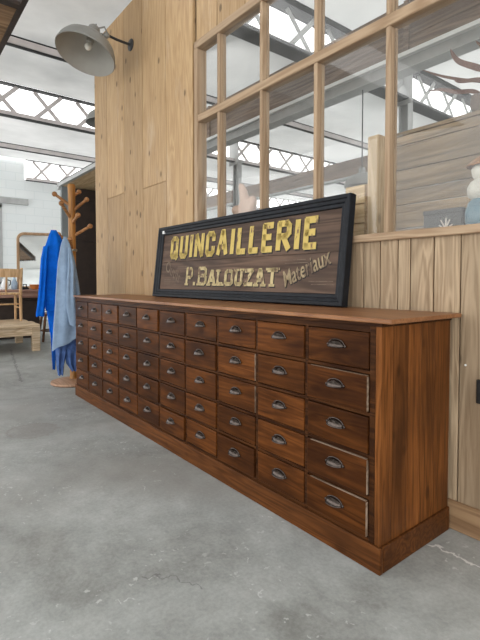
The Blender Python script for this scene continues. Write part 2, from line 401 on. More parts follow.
# boards under the window
bm = BM()
ls = [1.137, 1.30, 1.42, 1.60, 1.71, 1.88, 2.02, 2.14, 2.30, 2.42, 2.51, 2.61, 2.70, 2.79, 2.85, 2.955, 3.065, 3.20, 3.33, 3.42, 3.58, 3.70, 3.86, 4.0, 4.14, 4.3, 4.5, 4.66, 4.8, 5.0, 5.2]
for a, b in zip(ls[:-1], ls[1:]): box(bm, (a + .0025, WY + .006, 0), (b - .0025, WY + .03, 1.172), 0.002)
struct('wall_lower_back', bm, M['pine_grey'])
# inner lining of the partition (seen from behind)
bm = BM(); box(bm, (-0.77, WY + .034, 0), (1.137, WY + .10, 3.45)); box(bm, (1.137, WY + .034, 0), (5.2, WY + .06, 1.165)); struct('wall_lining_back', bm, M['pine_grey'])
bm = BM(); box(bm, (3.03, WY - .004, 0), (5.2, WY + .006, 0.118), 0.003); struct('baseboard_back', bm, M['skirting'])

# big gridded window
win = struct_root('window_1')
def wpart(name, lo, hi, mat, bev=0.004):
    bm = BM(); box(bm, lo, hi, bev); return link(name, bm, mat, win)
wpart('stile', (1.160, WY - .008, 1.205), (1.203, WY + .075, 2.62), M['frame_pine'])
wpart('top_rail', (1.160, WY - .008, 2.62), (5.2, WY + .075, 2.672), M['frame_pine_x'])
wpart('sill', (1.150, WY - .018, 1.170), (5.2, WY + .085, 1.205), M['frame_pine_x'])
wpart('middle_rail', (1.203, WY - .004, 2.108), (5.2, WY + .065, 2.158), M['frame_pine_x'])
mx = [1.446, 1.878, 2.306, 2.733, 3.165, 3.60, 4.035, 4.47, 4.905]
for x in mx:
    for z0, z1 in ((1.205, 2.108), (2.158, 2.62)):
        bm = BM(); box(bm, (x - .0125, WY + .0, z0), (x + .0125, WY + .06, z1), 0.003)
        box(bm, (x - .019, WY + .036, z0), (x + .019, WY + .046, z1), 0.002)
        link('mullion', bm, M['frame_pine'], win)
xs = [1.203] + [x for x in mx]
for i, a in enumerate(xs):
    l = a if i == 0 else a + .0125
    r = (xs[i + 1] - .0125) if i + 1 < len(xs) else 5.2
    for z0, z1 in ((1.205, 2.108), (2.158, 2.62)):
        bm = BM(); box(bm, (l, WY + .028, z0), (r, WY + .032, z1)); link('pane', bm, M['glass'], win)

# far white brick wall with window
FX = -8.1
bm = BM()
box(bm, (FX - .3, -2.0, 0), (FX, 0.15, 3.98)); box(bm, (FX - .3, 0.15, 0), (FX, 0.95, 0.9)); box(bm, (FX - .3, 0.15, 2.80), (FX, 0.95, 3.98))
box(bm, (FX - .3, 0.95, 0), (FX, 1.46, 3.98)); box(bm, (FX - .3, 1.46, 0), (FX, 11.2, 3.46))
struct('wall_left', bm, M['brick'])
bm = BM(); box(bm, (FX - .3, 11.0, 0), (9, 11.2, 3.4)); struct('wall_rear', bm, M['white_paint'])
w2 = struct_root('window_2', (FX, 0, 0))
bm = BM(); box(bm, (-.02, -0.3, 2.83), (.06, 1.53, 2.98), 0.004); link('lintel', bm, M['steel'], w2)
bm = BM()
for y in (0.15, 0.88): box(bm, (-.10, y, 0.9), (.02, y + .07, 2.80))
box(bm, (-.10, 0.15, 2.72), (.02, 0.95, 2.83)); box(bm, (-.10, 0.15, 0.9), (.02, 0.95, 0.96)); box(bm, (-.08, 0.22, 1.8), (0, 0.88, 1.85))
link('frame', bm, M['steel'], w2)
bm = BM(); box(bm, (-.06, 0.22, 0.96), (-.052, 0.88, 1.8)); link('pane', bm, M['glass'], w2)
bm = BM(); box(bm, (-.06, 0.22, 1.85), (-.052, 0.88, 2.72)); link('pane', bm, M['glass'], w2)

# saw-tooth roof of pale sheets
def roof_seg(x0, z0, x1, z1, y0=-5.0, y1=11.2, t=.03, mat='roof'):
    bm = BM()
    rings = [[(x0, y0, z0), (x1, y0, z1), (x1, y0, z1 + t), (x0, y0, z0 + t)], [(x0, y1, z0), (x1, y1, z1), (x1, y1, z1 + t), (x0, y1, z0 + t)]]
    loft(bm, rings); return struct('ceiling', bm, M[mat])
T = [-8.0, -3.53, 0.4, 4.5]
roof_seg(-8.0, 3.92, -3.53, 3.45, mat='roof_bright')
for x0, x1 in ((-3.53, 0.4), (0.4, 4.5), (4.5, 8.6)):
    roof_seg(x0, 3.92, x1, 3.45, -5.0, 1.6)
    roof_seg(x0, 3.92, x1, 3.45, 1.6, 11.2, mat='roof_bright')

# ------------------------------------------------------------------ steel roof frame
def truss(X, y0, y1, label, zb=3.43, zt=3.90, per=0.64, ph=0.133, mat='steel_pink', dark_edge=True, wide=0.09):
    t = thing('roof_truss', label, 'roof truss', (X, y0, zb), 0, 'lattice trusses of the roof')
    L = y1 - y0; H = zt - zb
    bm = BM(); box(bm, (-wide / 2, 0, 0), (wide / 2, L, .012)); box(bm, (-.008, 0, .012), (.008, L, .07)); link('bottom_chord', bm, M[mat], t)
    bm = BM(); box(bm, (-wide / 2 - .004, 0, -.012), (wide / 2 + .004, L, 0)); link('bottom_flange', bm, M['steel_dark'], t, label='dark lower flange')
    bm = BM(); box(bm, (-wide / 2, 0, H - .020), (wide / 2, L, H)); link('top_chord', bm, M['steel_dark'], t, label='dark top chord')
    k0 = math.ceil((y0 + .25 - ph) / per); k1 = math.floor((y1 - .25 - ph) / per)
    first = None
    for k in range(k0, k1 + 1):
        c = ph + k * per - y0
        if first is None:
            fs = []
            for s in (-1, 1):
                bm = BM(); bar(bm, (s * .012, -s * .20, .03), (s * .012, s * .20, H - .028), .010, .058, (0, 0, 1)); fs.append(link('brace', bm, M[mat], t))
                fs[-1].location = (0, c, 0)
            first = fs
        else:
            for f in first:
                o = f.copy(); C.objects.link(o); o.parent = t; o.location = (0, c, 0)
    return t
truss(-3.53, -3.0, 11.0, 'steel lattice roof truss with wide crosses crossing above the hanging jackets')
truss(-8.0, 1.47, 11.0, 'farthest steel lattice roof truss standing over the white brick wall', zt=3.93, ph=1.84, per=0.62, mat='steel_pink')
truss(0.4, 0.75, 11.0, 'grey steel lattice truss crossing the upper panes of the wood framed window', wide=0.22, ph=0.4, mat='steel')

def ibeam(name, bm, a, b, h, w, up=(0, 0, 1)):
    bar(bm, a, b, w * .16, h, up)
def purlin(X, z, y0, y1, label):
    t = thing('roof_beam', label, 'beam', (X, y0, z), 0)
    L = y1 - y0
    bm = BM(); box(bm, (-.012, 0, .008), (.012, L, .092)); box(bm, (.012, 0, .012), (.040, L, .085)); link('web', bm, M['steel_pink'], t)
    bm = BM(); box(bm, (-.02, 0, 0), (.042, L, .006)); link('lower_flange', bm, M['steel_dark'], t)
    bm = BM(); box(bm, (-.02, 0, .093), (.044, L, .10)); link('upper_flange', bm, M['steel_dark'], t)
    return t
purlin(-1.62, 3.575, -3.0, 11.0, 'steel roof beam passing behind the tilted grey lamp')
purlin(-5.9, 3.565, -3.0, 11.0, 'pinkish steel roof beam between the two lattice trusses on the left')

# valley beam, columns and bulkhead seen through the glass
VY = 2.4
bh = thing('plank_bulkhead', 'brown plank bulkhead hanging from the roof behind the window', 'bulkhead', (0, VY, 2.985))
bm = BM(); z = 0
for h in (.16, .17, .15):
    box(bm, (-4.0, .0, z + .0015), (6, .05, z + h - .0015), .002); z += h
link('plank_panel', bm, M['brown_board'], bh)
for x in (-1.5, 0.55, 1.6, 2.6):
    bm = BM(); box(bm, (x, -.02, 0), (x + .05, 0, .48)); link('batten', bm, M['brown_board'], bh)
vb = thing('steel_beam', 'grey steel beam with bright strip painted on its upper flange under the plank bulkhead', 'beam', (0, VY - .02, 2.83))
bm = BM(); box(bm, (-4.0, -.015, .012), (6, .015, .125)); link('web', bm, M['steel'], vb)
bm = BM(); box(bm, (-4.0, -.075, .125), (6, .075, .145)); box(bm, (-4.0, -.08, .115), (6, -.07, .15)); link('upper_flange', bm, M['white_paint'], vb, label='upper flange painted white as a bright strip of light')  # white paint stands in for a bright strip of light on the beam
bm = BM(); box(bm, (-4.0, -.075, 0), (6, .075, .012)); link('lower_flange', bm, M['steel'], vb)

def column(X, Y, label):
    t = thing('steel_column', label, 'column', (X, Y, 0))
    bm = BM(); box(bm, (-.07, -.06, 0), (-.05, .06, 3.46)); box(bm, (.05, -.06, 0), (.07, .06, 3.46)); box(bm, (-.05, -.012, 0), (.05, .012, 3.46)); link('shaft', bm, M['steel'], t)
    bm = BM(); box(bm, (-.15, -.10, 3.36), (.15, -.085, 3.93)); box(bm, (-.10, -.085, 3.42), (.10, .10, 3.455)); link('gusset_plate', bm, M['steel'], t)
    bm = BM(); box(bm, (-.14, -.14, 0), (.14, .14, .02)); link('base_plate', bm, M['steel'], t)
column(0.4, 4.36, 'grey steel column behind the large right window pane')
column(-3.53, 4.5, 'grey steel column behind the left window panes')

wb = thing('wooden_beam', 'brown wooden beam far behind the middle window panes', 'beam', (0, 6.2, 3.1))
bm = BM(); box(bm, (-8, 0, 0), (7, .12, .17), .004); box(bm, (-8, 0, .173), (7, .12, .34), .004); link('plank_panel', bm, M['brown_board'], wb)
bm = BM(); box(bm, (-8, -.04, -.04), (7, .12, 0)); link('lower_rail', bm, M['steel'], wb)
# water pipes on the rear wall
for z, xa in ((2.95, 'upper'), (2.4, 'lower')):
    bm = BM(); tube(bm, [(-8.0, 10.93, z), (8, 10.93, z)], .05)
    tag(link('wall_pipe', bm, M['steel'], smooth=True), '%s thin grey pipe along the far rear wall behind the window' % xa, 'pipe')

# ------------------------------------------------------------------ drawer cabinet
W = 0.30; XR = 3.0373; XL = -0.012; H = 0.8486; D = 0.458; PH = 0.0928
cab = thing('drawer_cabinet', 'long dark stained wooden haberdashery cabinet with fifty small drawers', 'cabinet')
bm = BM()
pl = [0.0, .07, .165, .245, .345, D]
for a, b in zip(pl[:-1], pl[1:]): box(bm, (XR - .022, a + .0006, PH - .02), (XR, b - .0006, H), 0.0012)
link('side_panel', bm, M['walnut_side'], cab)
bm = BM()
for a, b in zip(pl[:-1], pl[1:]): box(bm, (XL, a + .0006, PH - .02), (XL + .012, b - .0006, H), 0.0012)
link('side_panel', bm, M['walnut_side'], cab)
bm = BM(); box(bm, (XL + .013, D - .015, PH - .02), (XR - .023, D, H)); box(bm, (XL + .013, .02, PH - .015), (XR - .023, D - .016, PH)); link('back_panel', bm, M['walnut_rail'], cab)
ZT = 0.8135; PZ = 0.1447; DH = 0.1265
bm = BM()
box(bm, (XL + .013, .0012, ZT + .003), (XR - .0225, .02, H))            # top rail
for r in range(1, 5):
    z1 = ZT - PZ * r + .0028; z0 = ZT - PZ * (r - 1) - DH - .0028
    box(bm, (XL + .013, .0012, z0), (XR - .0225, .45, z1), .001)
box(bm, (XL + .013, .0012, PH - .01), (XR - .0225, .02, ZT - PZ * 4 - DH - .0028))
link('rail_frame', bm, M['walnut_rail'], cab)
bm = BM()
box(bm, (3.0 - .0075, 0, PH - .01), (XR - .0225, .024, H), .0015)
box(bm, (XL + .012, .0004, PH - .01), (.0075, .024, H), .0015)
for c in range(1, 10):
    w = .0078 if c != 5 else .0125
    box(bm, (c * W - w, .0004, PH - .01), (c * W + w, .30, ZT + .003), .001)
link('stile_frame', bm, M['walnut_rail'], cab)
bm = BM(); box(bm, (XL - .02, -.0118, H + .0002), (XR + .0428, D + .004, H + .017), .004, 2); link('top', bm, M['walnut_top'], cab)
bm = BM(); box(bm, (XL - .006, -.004, H - .012), (XR + .006, -.0002, H), .0015); box(bm, (XR + .0002, -.004, H - .012), (XR + .006, D, H), .0015); link('top_moulding', bm, M['walnut_rail'], cab)
bm = BM()
rings = []
q = .0085
def ring_at(x, y0):
    return [(x, y0, 0), (x, y0, PH - .006), (x, y0 + .006, PH), (x, .02, PH), (x, .02, 0)]
box(bm, (XL - q, -q, 0), (XR + q, .012, PH), .0035, 2)
box(bm, (XR - .012, .0125, 0), (XR + q, D, PH), .0035, 2)
box(bm, (XL - q, .0125, 0), (XL + .012, D, PH), .0035, 2)
link('plinth', bm, M['walnut_plinth'], cab)

# drawer prototypes: front slab with eased edges, box behind it
def drawer_front():
    bm = BM()
    w = W - .0205
    box(bm, (-w / 2, -.003, -DH / 2), (w / 2, .018, DH / 2), .003, 2)
    box(bm, (-w / 2 + .008, .018, -DH / 2 + .006), (w / 2 - .008, .28, DH / 2 - .012))
    return bm
def cup_pull():
    bm = BM()
    a, b, d = .036, .024, .024
    nt_, nf = 18, 7
    grid = [[bm.verts.new((a * math.cos(PI * i / nt_), -d * (math.sin(PI * i / nt_) ** .8) * math.sin(PI / 2 * j / nf) - .002,
                           (b * (math.sin(PI * i / nt_) ** .8)) * math.cos(PI / 2 * j / nf))) for j in range(nf + 1)] for i in range(nt_ + 1)]
    for i in range(nt_):
        for j in range(nf):
            try: bm.faces.new((grid[i][j], grid[i + 1][j], grid[i + 1][j + 1], grid[i][j + 1]))
            except ValueError: pass
    bmesh.ops.remove_doubles(bm, verts=bm.verts, dist=1e-5)
    bmesh.ops.recalc_face_normals(bm, faces=bm.faces)
    bmesh.ops.solidify(bm, geom=list(bm.faces), thickness=.0022)
    # rim flange and the two fixing ears
    pts = [(a * 1.03 * math.cos(PI * i / 20), -.003, b * 1.05 * math.sin(PI * i / 20) ** .85) for i in range(21)]
    tube(bm, pts, .0022, 8)
    tube(bm, [(a * math.cos(PI * i / 16), -.002 - d * math.sin(PI * i / 16) ** .8, -.0005) for i in range(17)], .0022, 8)
    for s in (-1, 1):
        bmesh.ops.create_uvsphere(bm, u_segments=10, v_segments=6, radius=.006, matrix=Matrix.Translation((s * (a + .003), -.004, .003)) @ Matrix.Diagonal((1, .6, 1, 1)))
    return bm
random.seed(11)
dproto = None
for r in range(5):
    for c in range(10):
        x = (c + .5) * W; z = ZT - PZ * r - DH / 2
        if dproto is None:
            d = link('drawer', drawer_front(), M['walnut'], cab)
            p = link('cup_pull', cup_pull(), M['pull'], d, True)
            p.location = (.002, -.003, .004); dproto = (d, p)
        else:
            d = dproto[0].copy(); C.objects.link(d); d.parent = cab
            p = dproto[1].copy(); C.objects.link(p); p.parent = d
            p.rotation_euler = (0, random.uniform(-.05, .05), 0)
        pull = random.choice((0, 0, 0.001, .002, .004, .007))
        if c == 9: pull = (0.0, .006, .002, .005, .006)[r]
        d.location = (x, -pull, z)
        d.rotation_euler = (0, random.uniform(-.004, .004), random.uniform(-.008, .004))
# worn pale edges on the right rim of a few drawers
for r, c in ((1, 9), (3, 9), (4, 9), (1, 7), (2, 7)):
    bm = BM(); box(bm, (W / 2 - .0109, -.0034, -DH / 2 + .003), (W / 2 - .0099, .006, DH / 2 - .004))
    if c == 9: box(bm, (-W / 2 + .03, -.0036, DH / 2 - .0009), (W / 2 - .0115, .006, DH / 2 + .0003))
    d = [o for o in cab.children if o.name.startswith('drawer')][r * 10 + c]
    link('worn_edge', bm, M['bare_edge'], d, label='pale worn edge')

# ------------------------------------------------------------------ shop sign
SL = 1.843; SH = 0.533
tilt = .1126
sign = thing('shop_sign', 'long framed wooden shop sign with gold and cream lettering leaning on the cabinet top', 'sign', (0.7334, 0.345, 0.8716))
sign.rotation_euler = (-tilt, 0, .0071)
fw = .058
bm = BM()
def frame_loft(bm, L, Hh, prof):
    """prof: list of (inset from outer edge, y); mitred frame"""
    rings = []
    for (i, y) in prof:
        rings.append([(i, y, i), (L - i, y, i), (L - i, y, Hh - i), (i, y, Hh - i)])
    vs = [[bm.verts.new(p) for p in r] for r in rings]
    n = len(vs)
    for k in range(n):
        a, b = vs[k], vs[(k + 1) % n]
        for i in range(4):
            j = (i + 1) % 4
            bm.faces.new((a[i], a[j], b[j], b[i]))
frame_loft(bm, SL, SH, [(0, .045), (0, .004), (.004, 0), (.018, 0), (.022, .006), (.036, .010), (.042, .016), (.056, .018), (.060, .026), (.060, .045)])
link('frame', bm, M['black_frame'], sign)
bm = BM()
box(bm, (.058, .028, .058), (SL - .058, .040, .262), .0008); box(bm, (.058, .028, .2635), (SL - .058, .040, SH - .058), .0008)
link('board', bm, M['sign_board'], sign)
bm = BM()
box(bm, (.062, .005, SH - .050), (.085, .0165, SH - .028)); link('paper_tag', bm, M['white_paint'], sign, label='tiny white tag at the corner')

OCT = [(.22, 0), (.78, 0), (1, .13), (1, .87), (.78, 1), (.22, 1), (0, .87), (0, .13), (.22, 0)]
G = {
 'Q': [OCT, [(.55, .22), (1.05, -.06)]], 'O': [OCT],
 'U': [[(0, 1), (0, .13), (.22, 0), (.78, 0), (1, .13), (1, 1)]],
 'I': [[(.5, 0), (.5, 1)]],
 'N': [[(0, 0), (0, 1)], [(0, 1), (1, 0)], [(1, 0), (1, 1)]],
 'C': [[(1, .70), (1, .87), (.78, 1), (.22, 1), (0, .87), (0, .13), (.22, 0), (.78, 0), (1, .13), (1, .30)]],
 'A': [[(0, 0), (.42, 1), (.58, 1), (1, 0)], [(.2, .3), (.8, .3)]],
 'L': [[(0, 1), (0, 0), (1, 0)]],
 'E': [[(1, 1), (0, 1), (0, 0), (1, 0)], [(0, .52), (.8, .52)]],
 'R': [[(0, 0), (0, 1), (.76, 1), (1, .88), (1, .6), (.76, .48), (0, .48)], [(.45, .48), (1, 0)]],
 'P': [[(0, 0), (0, 1), (.76, 1), (1, .88), (1, .56), (.76, .42), (0, .42)]],
 'B': [[(0, 0), (0, 1), (.74, 1), (.95, .88), (.95, .64), (.74, .53), (0, .53)], [(.74, .53), (1, .4), (1, .13), (.76, 0), (0, 0)]],
 'Z': [[(0, 1), (1, 1), (0, 0), (1, 0)]],
 'T': [[(0, 1), (1, 1)], [(.5, 1), (.5, 0)]],
}
def stroke(bm, pts, t, y0, y1, ext=0.5):
    for (a, b) in zip(pts[:-1], pts[1:]):
        a = Vector((a[0], a[1])); b = Vector((b[0], b[1])); d = (b - a).normalized(); n = Vector((-d.y, d.x)) * t / 2
        e = d * t * ext * .62
        q = [a - e + n, a - e - n, b + e - n, b + e + n]
        loft(bm, [[(p.x, y0, p.y) for p in q], [(p.x, y1, p.y) for p in q]])
def word(bm, text, x0, z0, h, widths, gap, t, y0, y1, serif=0.0, first=None):
    x = x0
    for i, ch in enumerate(text):
        if ch == ' ': x += gap * 1.2; continue
        if ch == '.':
            box(bm, (x, y0, z0), (x + t, y1, z0 + t)); x += t + gap * 1.2; continue
        hh = h if first is None or i not in first else h * 1.22
        w = widths[ch]
        for pl_ in G[ch]:
            pts = [(x + t / 2 + p[0] * (w - t), z0 + t / 2 + p[1] * (hh - t)) for p in pl_]
            stroke(bm, pts, t, y0, y1)
            if serif > 0:
                for e in (pl_[0], pl_[-1]):
                    if e[1] in (0, 1) and ch not in 'OZ':
                        px = x + t / 2 + e[0] * (w - t); pz = z0 + (serif * .5 if e[1] == 0 else hh - serif * .5)
                        box(bm, (px - t * .95, y0, pz - serif * .5), (px + t * .95, y1, pz + serif * .5))
        x += w + gap
    return x
u = .1070
wd = dict(Q=u * 1.02, U=u, I=u * .42, N=u * 1.05, C=u, A=u * 1.1, L=u * .86, E=u * .92, R=u * 1.06)
for name, mat, dx, dz, y0, y1 in (('letter_shadow', 'shadow_paint', .0085, -.0085, .0272, .028), ('gold_lettering', 'gold', 0, 0, .0264, .0272)):
    bm = BM(); word(bm, 'QUINCAILLERIE', .175 + dx, .283 + dz, .172, wd, .0235, .036, y0, y1); link(name, bm, M[mat], sign)
wd2 = dict(P=.085, B=.105, A=.088, L=.068, O=.092, U=.078, Z=.085, T=.092)
for name, mat, dx, dz, y0, y1 in (('letter_shadow', 'shadow_paint', .007, -.007, .0272, .028), ('cream_lettering', 'cream', 0, 0, .0264, .0272)):
    bm = BM(); word(bm, 'P. BALOUZAT', .428 + dx, .090 + dz, .105, wd2, .0135, .024, y0, y1, .014, (0, 3)); link(name, bm, M[mat], sign)
def text_mesh(s, size, offset=0.0, shear=0.0, sx=1.0):
    cu = bpy.data.curves.new('lettering', 'FONT'); cu.body = s; cu.size = size; cu.offset = offset; cu.shear = shear; cu.extrude = .0004; cu.resolution_u = 3
    ob = bpy.data.objects.new('lettering', cu); C.objects.link(ob)
    dg = bpy.context.evaluated_depsgraph_get(); dg.update()
    me = bpy.data.meshes.new_from_object(ob.evaluated_get(dg))
    bpy.data.objects.remove(ob); bpy.data.curves.remove(cu)
    b = bmesh.new(); b.from_mesh(me); bpy.data.meshes.remove(me)
    bmesh.ops.transform(b, matrix=Matrix.Diagonal((sx, 1, 1, 1)), verts=b.verts)
    return b
def place_text(s, size, x, z, ang, mat, name, y=.0268, **kw):
    b = text_mesh(s, size, **kw)
    m = Matrix.Translation((x, y, z)) @ Matrix.Rotation(-ang, 4, 'Y') @ Matrix.Rotation(PI / 2, 4, 'X')
    bmesh.ops.transform(b, matrix=m, verts=b.verts)
    return link(name, b, M[mat], sign)
place_text('Materiaux', .124, 1.434, .082, math.atan2(.115, .29), 'shadow_paint', 'letter_shadow', .0276, offset=.003, shear=.15, sx=.66)
place_text('Materiaux', .124, 1.430, .087, math.atan2(.115, .29), 'faded', 'slanted_lettering', .0268, offset=.0015, shear=.15, sx=.66)
place_text('Outils', .115, .118, .205, -math.atan2(.125, .27), 'faint', 'faint_lettering', .0268, offset=.0012, shear=-.1, sx=.85)
bm = BM()
for x, z, l in ((1.37, .232, .20), (1.42, .215, .17), (1.60, .118, .16), (1.62, .102, .15), (.30, .222, .15), (.30, .208, .14), (.12, .128, .15), (.12, .112, .17), (.12, .096, .18)):
    box(bm, (x, .0272, z), (x + l, .028, z + .0035))
link('painted_lines', bm, M['faint'], sign)

# ------------------------------------------------------------------ wall lamp
lamp = thing('wall_lamp', 'large tilted grey enamel wall lamp with black arm on the pine boards', 'lamp', (0.12, WY, 3.075))
def lpart(name, bm, mat, smooth=True): return link(name, bm, M[mat], lamp, smooth)
bm = BM(); lathe(bm, [(.0, -.012), (.045, -.012), (.052, -.006), (.052, 0), (0, 0)], 24, Matrix.Rotation(PI / 2, 4, 'X') @ Matrix.Rotation(PI, 4, 'X')); lpart('rosette', bm, 'steel_dark')
bm = BM(); tube(bm, [(0, -.01, 0), (0, -.13, .004), (-.004, -.235, .02)], .011); lpart('arm', bm, 'steel_dark')
o_dir = Vector((.075, -.31, -.90)).normalized()
oc = Vector((-.015, -.400, -.195))
bz = -o_dir
bx_ = bz.cross(Vector((0, 1, 0))).normalized(); by_ = bz.cross(bx_)
R3 = Matrix(((bx_.x, by_.x, bz.x), (bx_.y, by_.y, bz.y), (bx_.z, by_.z, bz.z)))
MM = Matrix.Translation(oc) @ R3.to_4x4()
Rl = .244
prof = [(Rl, -.012), (Rl + .004, -.004), (Rl, .004), (Rl * .965, .045), (Rl * .86, .095), (Rl * .66, .138), (Rl * .40, .165), (.05, .178), (.0, .180)]
bm = BM(); lathe(bm, prof, 48, MM); lpart('lamp_shade', bm, 'enamel')
bm = BM(); lathe(bm, [(Rl - .001, -.012)] + [(max(0, r - .004), z - .004) for r, z in prof[2:]], 48, MM); lpart('shade_lining', bm, 'enamel_in')
bm = BM(); lathe(bm, [(.0, .165), (.030, .165), (.030, .115), (.022, .110), (0, .110)], 20, MM); lpart('bulb_socket', bm, 'enamel_in')
bm = BM(); lathe(bm, [(.0, .045), (.014, .048), (.027, .062), (.030, .078), (.024, .096), (.014, .115), (0, .116)], 20, MM); lpart('bulb', bm, 'bulb')
bm = BM(); lathe(bm, [(0, .285), (.030, .282), (.048, .262), (.050, .20), (.040, .176), (0, .174)], 24, MM); lpart('neck_cap', bm, 'enamel')
ap = MM @ Vector((0, 0, .24))
bm = BM(); tube(bm, [ap + Vector((.03, 0, .0)), Vector((.035, -.255, .055)), Vector((.012, -.215, .012))], .008); tube(bm, [ap + Vector((-.035, 0, .0)), Vector((-.04, -.25, .03)), Vector((-.014, -.215, .012))], .008)
bmesh.ops.create_uvsphere(bm, u_segments=14, v_segments=8, radius=.026, matrix=Matrix.Translation((-.002, -.222, .012))); lpart('yoke', bm, 'enamel')
bm = BM(); tube(bm, [ap + bz * .035 + bx_ * (.025 * math.cos(a)) + bz * (.03 * math.sin(a)) for a in [PI * i / 10 for i in range(11)]], .0035, 8); lpart('wire_loop', bm, 'steel_dark')

# hanging lamps in the distance
def hang_lamp(loc, top, r, label):
    t = thing('hanging_lamp', label, 'lamp', loc)
    bm = BM(); lathe(bm, [(r, 0), (r * .98, r * .18), (r * .85, r * .42), (r * .6, r * .62), (r * .25, r * .74), (0, r * .76)], 32); lathe(bm, [(r, 0), (r * .96, r * .16), (r * .83, r * .40), (r * .58, r * .60), (0, r * .72)], 32)
    link('lamp_shade', bm, M['enamel'], t, True)
    bm = BM(); lathe(bm, [(0, r * .72), (r * .2, r * .72), (r * .18, r * 1.05), (0, r * 1.08)], 16); link('neck_cap', bm, M['enamel'], t, True)
    bm = BM(); tube(bm, [(0, 0, r * 1.05), (0, 0, top - loc[2])], .006, 8); link('cord', bm, M['steel_dark'], t, True)
hang_lamp((-1.62, .93, 2.95), 3.575, .24, 'grey dome lamp half hidden behind the left edge of the pine boards')
hang_lamp((1.17, VY - .02, 1.905), 2.83, .17, 'grey dome lamp hanging behind the window near the timber post')

# ------------------------------------------------------------------ wooden canopy top left
cz = 2.8
cn = thing('canopy', 'plank underside of a wooden canopy with dark edge beams at top left', 'canopy', (-.7, -1.45, 0))
bm = BM(); x = -1.5
random.seed(5)
while x < 1.30:
    w = min(random.uniform(.11, .16), 1.30 - x)
    box(bm, (x + .002, -.925, cz + .012), (x + w - .002, .895, cz + .035)); x += w
link('plank_soffit', bm, M['deck'], cn)
bm = BM(); box(bm, (-1.55, .897, cz), (1.45, .93, cz + .13)); link('edge_beam', bm, M['dark_wood'], cn)
bm = BM(); box(bm, (-1.55, -1.0, cz), (1.45, -.93, cz + .13)); link('edge_beam', bm, M['dark_wood'], cn)
for x in (-1.55, 1.30):
    bm = BM(); box(bm, (x, -.93, cz - .01), (x + .06, .896, cz + .011)); link('cross_beam', bm, M['dark_wood'], cn)
for x, y in ((-1.5, -.97), (1.38, -.97), (-1.5, .60)):
    bm = BM(); box(bm, (x - .05, y - .03, 0), (x + .05, y + .03, cz)); link('post', bm, M['dark_wood'], cn)

# ------------------------------------------------------------------ booth behind the partition
bo = thing('storage_booth', 'dark wooden booth with a pale plank roof behind the coat stand', 'booth', (-3.1, .82, 0))
bm = BM(); y = .02
while y < 1.0:
    box(bm, (-.02, y, 2.40), (2.32, min(y + .14, 1.0), 2.42)); y += .143
link('roof_soffit', bm, M['crate'], bo)
bm = BM(); box(bm, (-.06, -.03, 2.40), (2.32, .018, 2.45)); box(bm, (-.09, -.03, 2.36), (-.02, 1.0, 2.45)); link('roof_edge', bm, M['steel'], bo)
bm = BM(); box(bm, (-.06, -.02, 2.451), (2.32, 1.0, 2.47)); link('roof_sheet', bm, M['steel_dark'], bo)
bm = BM(); box(bm, (-.02, .14, 0), (.03, 1.0, 2.39))
for z in (.3, .9, 1.0, 1.07, 1.6, 2.2): box(bm, (.03, .16, z), (.042, 1.0, z + .05))
link('wall_panel', bm, M['dark_wood'], bo)
bm = BM(); box(bm, (-.03, 0, 0), (.03, .139, 2.399)); link('post', bm, M['grey_panel'], bo)
bm = BM(); box(bm, (2.24, .9, 0), (2.30, .98, 2.399)); link('post', bm, M['grey_panel'], bo)
# back face of the booth
bm = BM(); box(bm, (.045, .985, 0), (2.23, 1.0, 2.39)); link('back_panel', bm, M['dark_wood'], bo)

# ------------------------------------------------------------------ coat stand
CSX, CSY = -.5, .135
ru = Vector((.307, .951, 0)); tv = Vector((.951, -.307, 0))
cs = thing('coat_stand', 'honey coloured wooden coat stand with round base and angled pegs beside the cabinet', 'coat stand', (CSX, CSY, 0))
bm = BM(); lathe(bm, [(0, 0), (.200, 0), (.212, .010), (.208, .026), (.15, .038), (.06, .045), (0, .046)], 48); link('base', bm, M['base_wood'], cs, True)
bm = BM(); lathe(bm, [(0, .046), (.040, .046), (.034, .07), (.034, 1.86), (.037, 1.89), (.030, 1.91), (0, 1.915)], 24); link('post', bm, M['coat_wood'], cs, True)
bm = BM(); lathe(bm, [(.040, 1.27), (.046, 1.275), (.046, 1.29), (.040, 1.295), (.034, 1.295)], 24); link('collar', bm, M['brass'], cs, True)
pegs = [(-.150, .02, 1.70, 1.805), (-.09, .12, 1.57, 1.705), (.135, .05, 1.65, 1.765), (.165, .04, 1.41, 1.515), (.055, .15, 1.535, 1.60), (.07, -.12, 1.79, 1.865), (-.12, .10, 1.33, 1.42), (-.02, .15, 1.28, 1.37)]
for (a, b, z0, z1) in pegs:
    root = Vector((0, 0, z0)); tip = ru * a + tv * b + Vector((0, 0, z1)); d = (tip - root).normalized()
    bm = BM(); tube(bm, [root + d * .02, root + d * .05, tip - d * .012], [.0145, .015, .0135], 12)
    rings = []
    bmesh.ops.create_uvsphere(bm, u_segments=14, v_segments=10, radius=.024, matrix=Matrix.Translation(tip))
    link('peg', bm, M['peg_wood'], cs, True)

